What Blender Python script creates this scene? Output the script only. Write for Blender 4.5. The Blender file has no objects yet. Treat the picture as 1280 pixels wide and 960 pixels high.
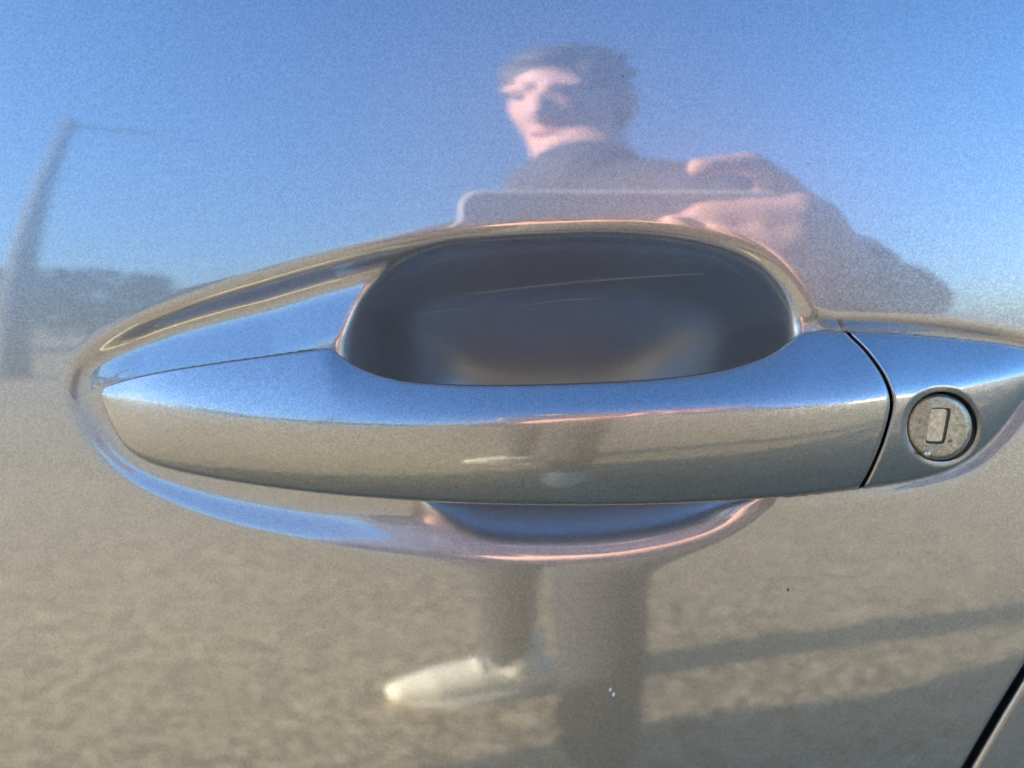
import bpy, bmesh, math, random
import numpy as np
from mathutils import Vector, Matrix

random.seed(7)
rng = np.random.default_rng(7)
R_ = math.radians
sc = bpy.context.scene

# ------------------------------------------------------------------ camera, sky, sun
D = 0.172                                   # lens to the door at the picture's middle
S = 2 * D * math.tan(R_(33.5)) / 1280       # metres per photo pixel on that plane
PITCH = R_(8)
ZH = 0.94                                   # height of the handle above the ground
FW = np.array([0, math.cos(PITCH), -math.sin(PITCH)])
UP = np.array([0, math.sin(PITCH), math.cos(PITCH)])
RT = np.array([1.0, 0, 0])
ORG = np.array([0, 0, ZH])
CAM = ORG - D * FW

cam_d = bpy.data.cameras.new('camera')
cam_d.sensor_width = 36
cam_d.lens = 18 / math.tan(R_(33.5))
cam_d.clip_start = 0.005
cam_d.clip_end = 3000
cam_d.dof.use_dof = True
cam_d.dof.focus_distance = 0.163
cam_d.dof.aperture_fstop = 10.0
cam = bpy.data.objects.new('camera', cam_d)
sc.collection.objects.link(cam)
cam.matrix_world = Matrix(((1, 0, 0, CAM[0]), (0, UP[1], -FW[1], CAM[1]), (0, UP[2], -FW[2], CAM[2]), (0, 0, 0, 1)))
sc.camera = cam

SUN_EL = R_(15)
SUN_H = np.array([-0.952, 0.305])           # horizontal direction towards the sun
SUN_H = SUN_H / np.linalg.norm(SUN_H)
sun_dir = Vector((SUN_H[0] * math.cos(SUN_EL), SUN_H[1] * math.cos(SUN_EL), math.sin(SUN_EL)))
world = bpy.data.worlds.new('World')
sc.world = world
world.use_nodes = True
wn = world.node_tree
bg = wn.nodes['Background']
sky = wn.nodes.new('ShaderNodeTexSky')
sky.sky_type = 'NISHITA'
sky.sun_disc = False
sky.sun_elevation = SUN_EL
sky.sun_rotation = math.atan2(SUN_H[0], SUN_H[1])
sky.air_density = 1.0
sky.dust_density = 1.6
sky.ozone_density = 6.5
wn.links.new(sky.outputs[0], bg.inputs[0])
bg.inputs[1].default_value = 0.132

sun_l = bpy.data.lights.new('sun', 'SUN')
sun_l.energy = 5.0
sun_l.angle = R_(0.5)
sun_l.color = (1.0, 0.93, 0.82)
sun = bpy.data.objects.new('sun', sun_l)
sc.collection.objects.link(sun)
sun.rotation_euler = sun_dir.to_track_quat('Z', 'Y').to_euler()
sun.location = (-6, 3, 6)

sc.view_settings.view_transform = 'Standard'
sc.view_settings.look = 'None'
sc.view_settings.gamma = 1.0
sc.view_settings.exposure = 2.36
sc.view_settings.use_curve_mapping = False

# ------------------------------------------------------------------ helpers
COL = sc.collection

def tag(o, label=None, cat=None, group=None, kind=None):
    if label: o['label'] = label
    if cat: o['category'] = cat
    if group: o['group'] = group
    if kind: o['kind'] = kind
    return o

def empty(name, loc):
    o = bpy.data.objects.new(name, None)
    o.empty_display_size = 0.1
    COL.objects.link(o)
    o.location = loc
    return o

def adopt(o, parent):
    o.parent = parent
    t = parent.location if parent.type == 'EMPTY' else Vector((0, 0, 0))   # meshes carry world coordinates
    o.matrix_parent_inverse = Matrix.Translation(-t)

def mesh_obj(name, verts, faces, mat, parent=None, smooth=True):
    me = bpy.data.meshes.new(name)
    v = np.asarray(verts, dtype=np.float64)
    me.from_pydata(v.tolist() if len(v) < 2000 else list(map(tuple, v)), [], faces)
    me.validate()
    if smooth:
        me.polygons.foreach_set('use_smooth', np.ones(len(me.polygons), dtype=bool))
    me.materials.append(mat)
    me.update()
    o = bpy.data.objects.new(name, me)
    COL.objects.link(o)
    if parent is not None: adopt(o, parent)
    return o

def grid_faces(n, m, closed_m=False, off=0):
    a = np.arange(n * m).reshape(n, m) + off
    if closed_m: a = np.concatenate([a, a[:, :1]], axis=1)
    q = np.stack([a[:-1, :-1], a[1:, :-1], a[1:, 1:], a[:-1, 1:]], axis=-1).reshape(-1, 4)
    return q

class MB:
    """collects simple solids into one mesh"""
    def __init__(self): self.v = []; self.f = []
    def add(self, verts, faces):
        k = len(self.v)
        self.v += [tuple(map(float, p)) for p in verts]
        self.f += [tuple(int(i) + k for i in f) for f in faces]
    def box(self, c, s, rz=0.0):
        x, y, z = s[0] / 2, s[1] / 2, s[2] / 2
        cr, sr = math.cos(rz), math.sin(rz)
        vs = [(c[0] + a * x * cr - b * y * sr, c[1] + a * x * sr + b * y * cr, c[2] + d * z) for d in (-1, 1) for a, b in ((-1, -1), (1, -1), (1, 1), (-1, 1))]
        self.add(vs, [(3, 2, 1, 0), (4, 5, 6, 7), (0, 1, 5, 4), (1, 2, 6, 5), (2, 3, 7, 6), (3, 0, 4, 7)])
    def tube(self, pts, rad, n=14, squash=None):
        """tapered tube with rounded ends; squash = (axis vector, factor)"""
        pts = [np.asarray(p, float) for p in pts]
        P, RR = [], []
        d0 = pts[1] - pts[0]; d0 /= np.linalg.norm(d0)
        d1 = pts[-1] - pts[-2]; d1 /= np.linalg.norm(d1)
        for k in (85, 60, 30):
            P.append(pts[0] - d0 * rad[0] * math.sin(R_(k))); RR.append(rad[0] * math.cos(R_(k)))
        for p, r in zip(pts, rad): P.append(p); RR.append(r)
        for k in (30, 60, 85):
            P.append(pts[-1] + d1 * rad[-1] * math.sin(R_(k))); RR.append(rad[-1] * math.cos(R_(k)))
        up = np.array([0.13, 0.21, 0.97])
        ring = []
        nrm = None
        for i in range(len(P)):
            a = P[max(i - 1, 0)]; b = P[min(i + 1, len(P) - 1)]
            t = (b - a) / np.linalg.norm(b - a)
            if nrm is None:
                h = up if abs(t.dot(up)) < 0.9 else np.array([1.0, 0, 0])
                nrm = np.cross(t, h)
            nrm = nrm - t * nrm.dot(t); nrm /= np.linalg.norm(nrm)
            bi = np.cross(t, nrm)
            for j in range(n):
                q = 2 * math.pi * j / n
                off = RR[i] * (math.cos(q) * nrm + math.sin(q) * bi)
                if squash is not None:
                    ax = np.asarray(squash[0], float); off = off - ax * off.dot(ax) * (1 - squash[1])
                ring.append(P[i] + off)
        f = grid_faces(len(P), n, True).tolist()
        f.append(list(range(n))[::-1]); m = (len(P) - 1) * n
        f.append(list(range(m, m + n)))
        self.add(ring, f)
    def ball(self, c, r, nu=16, nv=12):
        r = np.asarray(r if hasattr(r, '__len__') else (r, r, r), float)
        v = []
        for i in range(nv):
            t = math.pi * (i + 0.02) / (nv - 1 + 0.04)
            for j in range(nu):
                q = 2 * math.pi * j / nu
                v.append(np.asarray(c) + r * np.array([math.sin(t) * math.cos(q), math.sin(t) * math.sin(q), math.cos(t)]))
        f = [x[::-1] for x in grid_faces(nv, nu, True).tolist()]
        f.append(list(range(nu))); f.append(list(range((nv - 1) * nu, nv * nu))[::-1])
        self.add(v, f)
    def build(self, name, mat, parent=None, smooth=False):
        return mesh_obj(name, self.v, self.f, mat, parent, smooth)

def remeshed(name, mb, voxel, smooth_it, mat, parent=None):
    """joins the solids of mb into one continuous skin"""
    o = mb.build(name, mat, None, True)
    m = o.modifiers.new('r', 'REMESH'); m.mode = 'VOXEL'; m.voxel_size = voxel; m.use_smooth_shade = True
    s = o.modifiers.new('s', 'SMOOTH'); s.factor = 0.5; s.iterations = smooth_it
    dg = bpy.context.evaluated_depsgraph_get()
    me = bpy.data.meshes.new_from_object(o.evaluated_get(dg))
    o.modifiers.clear()
    old = o.data; o.data = me; bpy.data.meshes.remove(old)
    me.materials.clear(); me.materials.append(mat)
    me.polygons.foreach_set('use_smooth', np.ones(len(me.polygons), dtype=bool))
    if parent is not None: adopt(o, parent)
    return o

# ------------------------------------------------------------------ materials
def new_mat(name):
    m = bpy.data.materials.new(name); m.use_nodes = True
    nt = m.node_tree
    return m, nt, nt.nodes['Principled BSDF']

def N(nt, typ, **kw):
    n = nt.nodes.new(typ)
    for k, v in kw.items():
        if k in n.inputs: n.inputs[k].default_value = v
        else: setattr(n, k, v)
    return n

def plain(name, col, rough=0.6, metal=0.0, noise=None, amt=0.25, bump=0.0):
    m, nt, b = new_mat(name)
    b.inputs['Base Color'].default_value = (*col, 1)
    b.inputs['Roughness'].default_value = rough
    b.inputs['Metallic'].default_value = metal
    if noise:
        tc = N(nt, 'ShaderNodeTexCoord')
        nz = N(nt, 'ShaderNodeTexNoise', Scale=noise, Detail=5.0, Roughness=0.6)
        nt.links.new(tc.outputs['Object'], nz.inputs['Vector'])
        cr = N(nt, 'ShaderNodeValToRGB')
        cr.color_ramp.elements[0].position = 0.3; cr.color_ramp.elements[1].position = 0.7
        cr.color_ramp.elements[0].color = (*[c * (1 - amt) for c in col], 1)
        cr.color_ramp.elements[1].color = (*[min(1, c * (1 + amt)) for c in col], 1)
        nt.links.new(nz.outputs['Fac'], cr.inputs['Fac'])
        nt.links.new(cr.outputs['Color'], b.inputs['Base Color'])
        if bump:
            bp = N(nt, 'ShaderNodeBump', Strength=bump, Distance=0.5 / noise)
            nt.links.new(nz.outputs['Fac'], bp.inputs['Height'])
            nt.links.new(bp.outputs['Normal'], b.inputs['Normal'])
    return m

def paint_mat(name, coat_rough, coat_ior, base_rough, lean):
    """silver metallic car paint: aluminium flakes under clear lacquer"""
    m, nt, b = new_mat(name)
    L = nt.links.new
    tc = N(nt, 'ShaderNodeTexCoord')
    geo = N(nt, 'ShaderNodeNewGeometry')
    # flakes: every cell leans its own way and is a little lighter or darker
    vo = N(nt, 'ShaderNodeTexVoronoi', Scale=3600.0)
    L(tc.outputs['Object'], vo.inputs['Vector'])
    sub = N(nt, 'ShaderNodeVectorMath', operation='SUBTRACT'); sub.inputs[1].default_value = (0.5, 0.5, 0.5)
    L(vo.outputs['Color'], sub.inputs[0])
    mul = N(nt, 'ShaderNodeVectorMath', operation='SCALE'); mul.inputs['Scale'].default_value = lean
    L(sub.outputs[0], mul.inputs[0])
    add = N(nt, 'ShaderNodeVectorMath', operation='ADD')
    L(geo.outputs['Normal'], add.inputs[0]); L(mul.outputs[0], add.inputs[1])
    nor = N(nt, 'ShaderNodeVectorMath', operation='NORMALIZE'); L(add.outputs[0], nor.inputs[0])
    L(nor.outputs[0], b.inputs['Normal'])
    sp = N(nt, 'ShaderNodeSeparateColor'); L(vo.outputs['Color'], sp.inputs[0])
    mr = N(nt, 'ShaderNodeMapRange'); mr.inputs['To Min'].default_value = 0.32; mr.inputs['To Max'].default_value = 0.48
    L(sp.outputs[1], mr.inputs['Value'])
    # faint film of dust in soft patches, and sparse grime specks
    nz = N(nt, 'ShaderNodeTexNoise', Scale=9.0, Detail=4.0, Roughness=0.55); L(tc.outputs['Object'], nz.inputs['Vector'])
    pr = N(nt, 'ShaderNodeMapRange'); pr.inputs['From Min'].default_value = 0.35; pr.inputs['From Max'].default_value = 0.75
    pr.inputs['To Min'].default_value = 0.98; pr.inputs['To Max'].default_value = 1.03
    L(nz.outputs['Fac'], pr.inputs['Value'])
    tint = N(nt, 'ShaderNodeVectorMath', operation='SCALE'); tint.inputs[0].default_value = (1.0, 0.975, 0.92)
    mm = N(nt, 'ShaderNodeMath', operation='MULTIPLY'); L(mr.outputs[0], mm.inputs[0]); L(pr.outputs[0], mm.inputs[1])
    L(mm.outputs[0], tint.inputs['Scale'])
    v2 = N(nt, 'ShaderNodeTexVoronoi', Scale=75.0); L(tc.outputs['Object'], v2.inputs['Vector'])
    lt = N(nt, 'ShaderNodeMath', operation='LESS_THAN'); lt.inputs[1].default_value = 0.028; L(v2.outputs['Distance'], lt.inputs[0])
    s2 = N(nt, 'ShaderNodeSeparateColor'); L(v2.outputs['Color'], s2.inputs[0])
    gt = N(nt, 'ShaderNodeMath', operation='GREATER_THAN'); gt.inputs[1].default_value = 0.80; L(s2.outputs[0], gt.inputs[0])
    spk = N(nt, 'ShaderNodeMath', operation='MULTIPLY'); L(lt.outputs[0], spk.inputs[0]); L(gt.outputs[0], spk.inputs[1])
    sp2 = N(nt, 'ShaderNodeMath', operation='MULTIPLY'); sp2.inputs[1].default_value = 0.45; L(spk.outputs[0], sp2.inputs[0])
    mix = N(nt, 'ShaderNodeMix', data_type='RGBA')
    L(sp2.outputs[0], mix.inputs['Factor']); L(tint.outputs[0], mix.inputs[6]); mix.inputs[7].default_value = (0.10, 0.085, 0.06, 1)
    L(mix.outputs[2], b.inputs['Base Color'])
    b.inputs['Metallic'].default_value = 1.0
    b.inputs['Roughness'].default_value = base_rough
    b.inputs['Coat Weight'].default_value = 1.0
    b.inputs['Coat IOR'].default_value = coat_ior
    # lacquer dulled by hands and nails inside the cup (attribute 'wear'), glossy elsewhere
    at = N(nt, 'ShaderNodeAttribute', attribute_name='wear')
    wr = N(nt, 'ShaderNodeMapRange'); wr.inputs['To Min'].default_value = coat_rough; wr.inputs['To Max'].default_value = 0.48
    L(at.outputs['Fac'], wr.inputs['Value']); L(wr.outputs[0], b.inputs['Coat Roughness'])
    # slight orange peel of the lacquer
    op = N(nt, 'ShaderNodeTexNoise', Scale=420.0, Detail=2.0); L(tc.outputs['Object'], op.inputs['Vector'])
    bp = N(nt, 'ShaderNodeBump', Strength=0.006, Distance=0.0006)
    L(op.outputs['Fac'], bp.inputs['Height'])
    L(bp.outputs['Normal'], b.inputs['Coat Normal'])
    return m

def ground_mat():
    m, nt, b = new_mat('worn_pale_asphalt')
    L = nt.links.new
    tc = N(nt, 'ShaderNodeTexCoord')
    big = N(nt, 'ShaderNodeTexNoise', Scale=0.8, Detail=4.0); L(tc.outputs['Object'], big.inputs['Vector'])
    mid = N(nt, 'ShaderNodeTexNoise', Scale=55.0, Detail=7.0, Roughness=0.75); L(tc.outputs['Object'], mid.inputs['Vector'])
    vo = N(nt, 'ShaderNodeTexVoronoi', Scale=70.0); L(tc.outputs['Object'], vo.inputs['Vector'])
    sep = N(nt, 'ShaderNodeSeparateColor'); L(vo.outputs['Color'], sep.inputs[0])
    cr = N(nt, 'ShaderNodeValToRGB')
    e = cr.color_ramp.elements
    e[0].position = 0.0; e[0].color = (0.08, 0.060, 0.030, 1)
    e[1].position = 1.0; e[1].color = (0.55, 0.435, 0.255, 1)
    k = e.new(0.5); k.color = (0.285, 0.220, 0.122, 1)
    a = N(nt, 'ShaderNodeMath', operation='MULTIPLY'); a.inputs[1].default_value = 0.45; L(sep.outputs[0], a.inputs[0])
    c = N(nt, 'ShaderNodeMath', operation='MULTIPLY'); c.inputs[1].default_value = 0.55; L(mid.outputs['Fac'], c.inputs[0])
    s = N(nt, 'ShaderNodeMath', operation='ADD'); L(a.outputs[0], s.inputs[0]); L(c.outputs[0], s.inputs[1])
    ct = N(nt, 'ShaderNodeMapRange'); ct.inputs['From Min'].default_value = 0.28; ct.inputs['From Max'].default_value = 0.72
    L(s.outputs[0], ct.inputs['Value']); L(ct.outputs[0], cr.inputs['Fac'])
    mr = N(nt, 'ShaderNodeMapRange'); mr.inputs['From Min'].default_value = 0.3; mr.inputs['From Max'].default_value = 0.7
    mr.inputs['To Min'].default_value = 0.88; mr.inputs['To Max'].default_value = 1.1
    L(big.outputs['Fac'], mr.inputs['Value'])
    sc_ = N(nt, 'ShaderNodeVectorMath', operation='SCALE'); L(cr.outputs['Color'], sc_.inputs[0]); L(mr.outputs[0], sc_.inputs['Scale'])
    L(sc_.outputs[0], b.inputs['Base Color'])
    b.inputs['Roughness'].default_value = 0.9
    bp = N(nt, 'ShaderNodeBump', Strength=0.6, Distance=0.006)
    L(s.outputs[0], bp.inputs['Height']); L(bp.outputs['Normal'], b.inputs['Normal'])
    return m

def lock_mat():
    """worn nickel with scuffs, pitting and a little rust"""
    m, nt, b = new_mat('worn_nickel')
    L = nt.links.new
    tc = N(nt, 'ShaderNodeTexCoord')
    nz = N(nt, 'ShaderNodeTexNoise', Scale=1100.0, Detail=6.0, Roughness=0.75); L(tc.outputs['Object'], nz.inputs['Vector'])
    cr = N(nt, 'ShaderNodeValToRGB'); e = cr.color_ramp.elements
    e[0].position = 0.30; e[0].color = (0.22, 0.205, 0.145, 1)
    e[1].position = 0.72; e[1].color = (0.68, 0.64, 0.49, 1)
    L(nz.outputs['Fac'], cr.inputs['Fac'])
    n2 = N(nt, 'ShaderNodeTexNoise', Scale=420.0, Detail=3.0); L(tc.outputs['Object'], n2.inputs['Vector'])
    c2 = N(nt, 'ShaderNodeValToRGB'); c2.color_ramp.elements[0].position = 0.66; c2.color_ramp.elements[1].position = 0.76
    L(n2.outputs['Fac'], c2.inputs['Fac'])
    mix = N(nt, 'ShaderNodeMix', data_type='RGBA')
    L(c2.outputs['Color'], mix.inputs['Factor']); L(cr.outputs['Color'], mix.inputs[6]); mix.inputs[7].default_value = (0.22, 0.10, 0.035, 1)
    L(mix.outputs[2], b.inputs['Base Color'])
    b.inputs['Metallic'].default_value = 0.85
    rr = N(nt, 'ShaderNodeMapRange'); rr.inputs['To Min'].default_value = 0.28; rr.inputs['To Max'].default_value = 0.55
    L(nz.outputs['Fac'], rr.inputs['Value']); L(rr.outputs[0], b.inputs['Roughness'])
    bp = N(nt, 'ShaderNodeBump', Strength=0.25, Distance=0.0004); L(nz.outputs['Fac'], bp.inputs['Height']); L(bp.outputs['Normal'], b.inputs['Normal'])
    return m

M = {}
M['paint'] = paint_mat('silver_metallic_paint', 0.035, 2.3, 0.42, 0.12)
M['handle_paint'] = paint_mat('silver_handle_paint', 0.06, 1.95, 0.38, 0.11)
M['ground'] = ground_mat()
M['nickel'] = lock_mat()
M['black'] = plain('black_rubber', (0.012, 0.012, 0.012), 0.7, noise=300, amt=0.3)
M['tyre'] = plain('tyre_rubber', (0.02, 0.02, 0.02), 0.8, noise=60, amt=0.3)
M['alloy'] = plain('alloy', (0.5, 0.5, 0.5), 0.3, 1.0, noise=40, amt=0.1)
M['glass'] = plain('tinted_glass', (0.015, 0.018, 0.018), 0.05, noise=3, amt=0.1)
M['lamp'] = plain('lamp_lens', (0.5, 0.5, 0.52), 0.1, noise=20, amt=0.2)
M['skin'] = plain('skin', (0.62, 0.33, 0.25), 0.5, noise=60, amt=0.1)
M['hair'] = plain('dark_hair', (0.060, 0.046, 0.040), 0.6, noise=180, amt=0.5, bump=0.5)
M['jacket'] = plain('dark_jacket', (0.050, 0.044, 0.056), 0.8, noise=90, amt=0.3, bump=0.3)
M['trouser'] = plain('dark_trousers', (0.028, 0.027, 0.028), 0.85, noise=120, amt=0.3, bump=0.3)
M['shoe'] = plain('pale_shoe', (0.86, 0.80, 0.60), 0.6, noise=50, amt=0.1)
M['sole'] = plain('shoe_sole', (0.6, 0.58, 0.5), 0.7, noise=50, amt=0.1)
M['eye'] = plain('eye', (0.05, 0.035, 0.03), 0.2, noise=200, amt=0.2)
M['lip'] = plain('lip', (0.45, 0.18, 0.15), 0.5, noise=200, amt=0.1)
M['phone'] = plain('phone_glass', (0.16, 0.15, 0.18), 0.25, noise=20, amt=0.05)
M['phone_rim'] = plain('phone_rim', (0.48, 0.46, 0.47), 0.35, 0.0, noise=20, amt=0.05)
M['lens'] = plain('lens_glass', (0.01, 0.01, 0.014), 0.05, noise=20, amt=0.1)
M['concrete'] = plain('post_concrete', (0.11, 0.105, 0.10), 0.85, noise=14, amt=0.25, bump=0.2)
M['leaf'] = plain('leaf', (0.055, 0.075, 0.035), 0.6, noise=1.5, amt=0.4)
M['bark'] = plain('bark', (0.09, 0.07, 0.05), 0.9, noise=10, amt=0.4, bump=0.5)
M['cream'] = plain('cream_render', (0.72, 0.66, 0.52), 0.8, noise=3, amt=0.06)
M['roof'] = plain('roof_sheet', (0.30, 0.17, 0.12), 0.7, noise=4, amt=0.2)
M['frame'] = plain('window_frame', (0.7, 0.7, 0.68), 0.5, noise=10, amt=0.05)

# ------------------------------------------------------------------ ground
g = 1500.0
ground = mesh_obj('ground', [(-g, -g, 0), (g, -g, 0), (g, g, 0), (-g, g, 0)], [(0, 1, 2, 3)], M['ground'])
tag(ground, 'pale worn asphalt ground around the car', 'ground', kind='structure')

# ------------------------------------------------------------------ the door's base surface
RV, AV, V0 = 0.42, 0.40, (480 - 141) * S      # vertical crown of the door skin
RU = 12.0                                       # faint crown along the car
_v = np.arange(-0.75, 0.35, 0.0002)
_vp = _v - V0
_sm = np.clip((-0.20 - _vp) / 0.22, 0, 1); _sm = _sm * _sm * (3 - 2 * _sm)
_tilt = AV * np.tanh(_vp / (AV * RV)) * (1 - _sm) + (-PITCH - 0.03) * _sm
_sl = -np.tan(_tilt)
_w = np.concatenate([[0], np.cumsum(0.5 * (_sl[1:] + _sl[:-1]) * 0.0002)])
_w -= np.interp(V0, _v, _w)

def wbase(u, v):
    return np.interp(v, _v, _w) - u * u / (2 * RU)

def pix_to_uv(px, py, h=0.0):
    """point on the sight line of a photo pixel, h above the door's base surface -> u, v, w"""
    px, py, h = np.broadcast_arrays(np.asarray(px, float), np.asarray(py, float), np.asarray(h, float))
    u0 = (px - 640) * S; v0 = (480 - py) * S
    w = np.zeros_like(u0)
    for _ in range(25):
        k = 1 - w / D
        w = wbase(u0 * k, v0 * k) + h
    return u0 * k, v0 * k, w

def uvw(u, v, w):
    u = np.asarray(u)[..., None]; v = np.asarray(v)[..., None]; w = np.asarray(w)[..., None]
    return ORG + u * RT + v * UP - w * FW

def ray_point(px, py, w):
    """point on the pixel's sight line at depth w (towards the lens is +)"""
    k = 1 - w / D
    return uvw((px - 640) * S * k, (480 - py) * S * k, w)

def catmull(pts, closed=False, n=12):
    P = np.asarray(pts, float)
    if closed: Q = np.concatenate([P[-1:], P, P[:2]])
    else: Q = np.concatenate([2 * P[:1] - P[1:2], P, 2 * P[-1:] - P[-2:-1]])
    out = []
    for i in range(1, len(Q) - 2):
        p0, p1, p2, p3 = Q[i - 1:i + 3]
        d = [max(np.linalg.norm(b - a), 1e-6) ** 0.5 for a, b in ((p0, p1), (p1, p2), (p2, p3))]
        m1 = (p2 - p1) - 0 + d[1] * ((p1 - p0) / d[0] - (p2 - p0) / (d[0] + d[1]))
        m2 = (p2 - p1) + d[1] * ((p3 - p2) / d[2] - (p3 - p1) / (d[1] + d[2]))
        for t in np.arange(n) / n:
            out.append((2 * t**3 - 3 * t**2 + 1) * p1 + (t**3 - 2 * t**2 + t) * m1 + (-2 * t**3 + 3 * t**2) * p2 + (t**3 - t**2) * m2)
    if not closed: out.append(Q[-2])
    return np.array(out)

def sdf(px, py, poly):
    """signed distance in photo pixels, + inside the closed outline"""
    A = poly; B = np.roll(poly, -1, axis=0)
    x = px.ravel(); y = py.ravel()
    best = np.full(x.shape, 1e18); ins = np.zeros(x.shape, bool)
    for (ax, ay), (bx, by) in zip(A, B):
        dx, dy = bx - ax, by - ay
        L2 = dx * dx + dy * dy + 1e-12
        t = np.clip(((x - ax) * dx + (y - ay) * dy) / L2, 0, 1)
        d = (x - ax - t * dx) ** 2 + (y - ay - t * dy) ** 2
        np.minimum(best, d, out=best)
        if ay != by:
            c = (ay > y) != (by > y)
            ins ^= c & (x < dx * (y - ay) / dy + ax)
    return (np.sqrt(best) * np.where(ins, 1, -1)).reshape(px.shape)

def sstep(a, b, x):
    t = np.clip((x - a) / (b - a), 0, 1)
    return t * t * (3 - 2 * t)

# outlines read off the photograph
OUTER = catmull([(79, 489), (88, 456), (112, 430), (150, 406), (200, 382), (260, 359), (330, 337), (400, 317), (470, 300), (540, 288), (620, 279), (700, 275),
                 (760, 274), (820, 277), (880, 286), (930, 300), (965, 319), (990, 343), (1006, 366), (1017, 384), (1034, 391), (1070, 393), (1120, 395), (1200, 403), (1270, 416), (1310, 430),
                 (1334, 455), (1318, 482), (1293, 511), (1263, 549), (1226, 583), (1186, 601), (1135, 613), (1075, 622), (1020, 629), (985, 632), (962, 638), (938, 651), (905, 669), (850, 688), (780, 701), (700, 706), (600, 704), (500, 696),
                 (400, 682), (300, 661), (230, 638), (170, 609), (122, 572), (92, 532)], True, 14)
BOWL = catmull([(470, 318), (540, 292), (620, 283), (700, 279), (760, 278), (820, 281), (880, 290), (928, 304), (962, 322), (986, 346), (1002, 370), (1011, 392),
                (1012, 430), (1006, 480), (998, 540), (985, 590), (958, 634), (903, 664), (850, 683), (780, 696), (700, 701), (610, 698), (545, 686), (505, 660), (490, 632), (455, 618), (420, 575), (403, 505), (400, 440), (406, 402), (424, 356)], True, 14)
TOP = catmull([(127, 493), (131, 486), (150, 478), (200, 466), (260, 456), (330, 446), (390, 438), (412, 436), (425, 444), (440, 455), (465, 466), (500, 475), (560, 480), (640, 481), (720, 479), (800, 475), (870, 468), (920, 458), (960, 444), (985, 428), (1000, 417), (1015, 414), (1060, 416), (1120, 418), (1200, 425), (1265, 433), (1295, 440), (1309, 449), (1314, 460)], False, 16)
BOT = catmull([(127, 493), (129, 503), (135, 522), (150, 550), (166, 567), (190, 580), (230, 591), (300, 604), (400, 617), (500, 625), (600, 630), (700, 632), (800, 631), (900, 627), (1000, 619), (1075, 610), (1120, 604), (1180, 590), (1215, 572), (1245, 545), (1265, 520), (1285, 495), (1303, 475), (1314, 460)], False, 16)
CRE = catmull([(127, 493), (140, 496), (200, 506), (300, 520), (400, 528), (500, 531), (600, 529), (700, 524), (800, 520), (900, 514), (1000, 509), (1060, 503), (1110, 496), (1160, 491), (1200, 485), (1280, 468), (1314, 460)], False, 16)
HANDLE = np.concatenate([TOP, BOT[::-1][1:-1]])

# ------------------------------------------------------------------ car
car = empty('car', (-0.35, 0.88, 0))
tag(car, 'silver metallic car with a pull handle and key lock on its front door', 'car')

def edge_px(py):
    """rear shut line of the front door: photo x for a photo y"""
    return np.interp(py, [-600, 0, 300, 520, 700, 830, 895, 960, 1100, 1400, 2000, 4500], [1560, 1545, 1510, 1445, 1358, 1284, 1244, 1206, 1130, 1030, 960, 930])

def axis_nodes(segs):
    out = []
    for a, b, st in segs:
        n = max(2, int(round(abs(b - a) / st)) + 1)
        out.append(np.linspace(a, b, n))
    return np.unique(np.concatenate(out).round(7))

un = axis_nodes([(-0.95, -0.20, 0.02), (-0.20, -0.110, 0.0009), (-0.110, 0.136, 2.0 * S), (0.136, 0.16, 0.0009), (0.16, 0.22, 0.0018)])
vn = axis_nodes([(-0.62, -0.16, 0.012), (-0.16, -0.052, 0.0009), (-0.052, 0.052, 2.0 * S), (0.052, 0.10, 0.0009)])
U, V = np.meshgrid(un, vn, indexing='ij')
WB = wbase(U, V)
K = 1 - WB / D
PX = 640 + U / (S * K); PY = 480 - V / (S * K)

def angle_table(stations, length, n=4000):
    """profile from slope angles (degrees) along a unit or pixel axis"""
    t = np.linspace(0, length, n)
    a = np.interp(t, [s[0] for s in stations], [s[1] for s in stations])
    k = np.hanning(121); k /= k.sum()
    a = np.convolve(np.pad(a, 60, mode='edge'), k, 'valid')
    sl = np.tan(np.radians(a))
    return t, np.concatenate([[0], np.cumsum(0.5 * (sl[1:] + sl[:-1]) * (t[1] - t[0]))])

# depth (+ into the car) against the way from rim (0) to handle (1)
t_up, d_up = angle_table([(0, 0), (0.02, 6), (0.09, 22), (0.17, 44), (0.25, 44), (0.33, 24), (0.42, 4), (0.50, -12), (0.58, -18), (1, -20)], 1)
t_rg, d_rg = angle_table([(0, 0), (0.1, 14), (0.3, 36), (0.6, 36), (0.75, 8), (0.85, -20), (1, -25)], 1)
t_lo, d_lo = angle_table([(0, 0), (0.04, 10), (0.15, 27), (0.45, 27), (0.58, 12), (0.68, 2), (1, -2)], 1)
t_bw, d_bw = angle_table([(0, 0), (4, 12), (10, 34), (16, 60), (22, 75), (46, 77), (70, 62), (110, 44), (150, 31), (205, 18), (235, 0), (400, 0)], 400)

t_bl, d_bl = angle_table([(0, 0), (4, 14), (10, 30), (20, 46), (60, 56), (110, 46), (200, 0), (400, 0)], 400)

def gblur(a, sg):
    n = int(3 * sg + 1); k = np.exp(-0.5 * (np.arange(-n, n + 1) / sg) ** 2); k /= k.sum()
    for ax in (0, 1):
        p = np.pad(a, [(n, n) if i == ax else (0, 0) for i in (0, 1)], mode='edge')
        a = sum(k[i] * np.take(p, np.arange(i, i + a.shape[ax]), axis=ax) for i in range(2 * n + 1))
    return a

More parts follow.
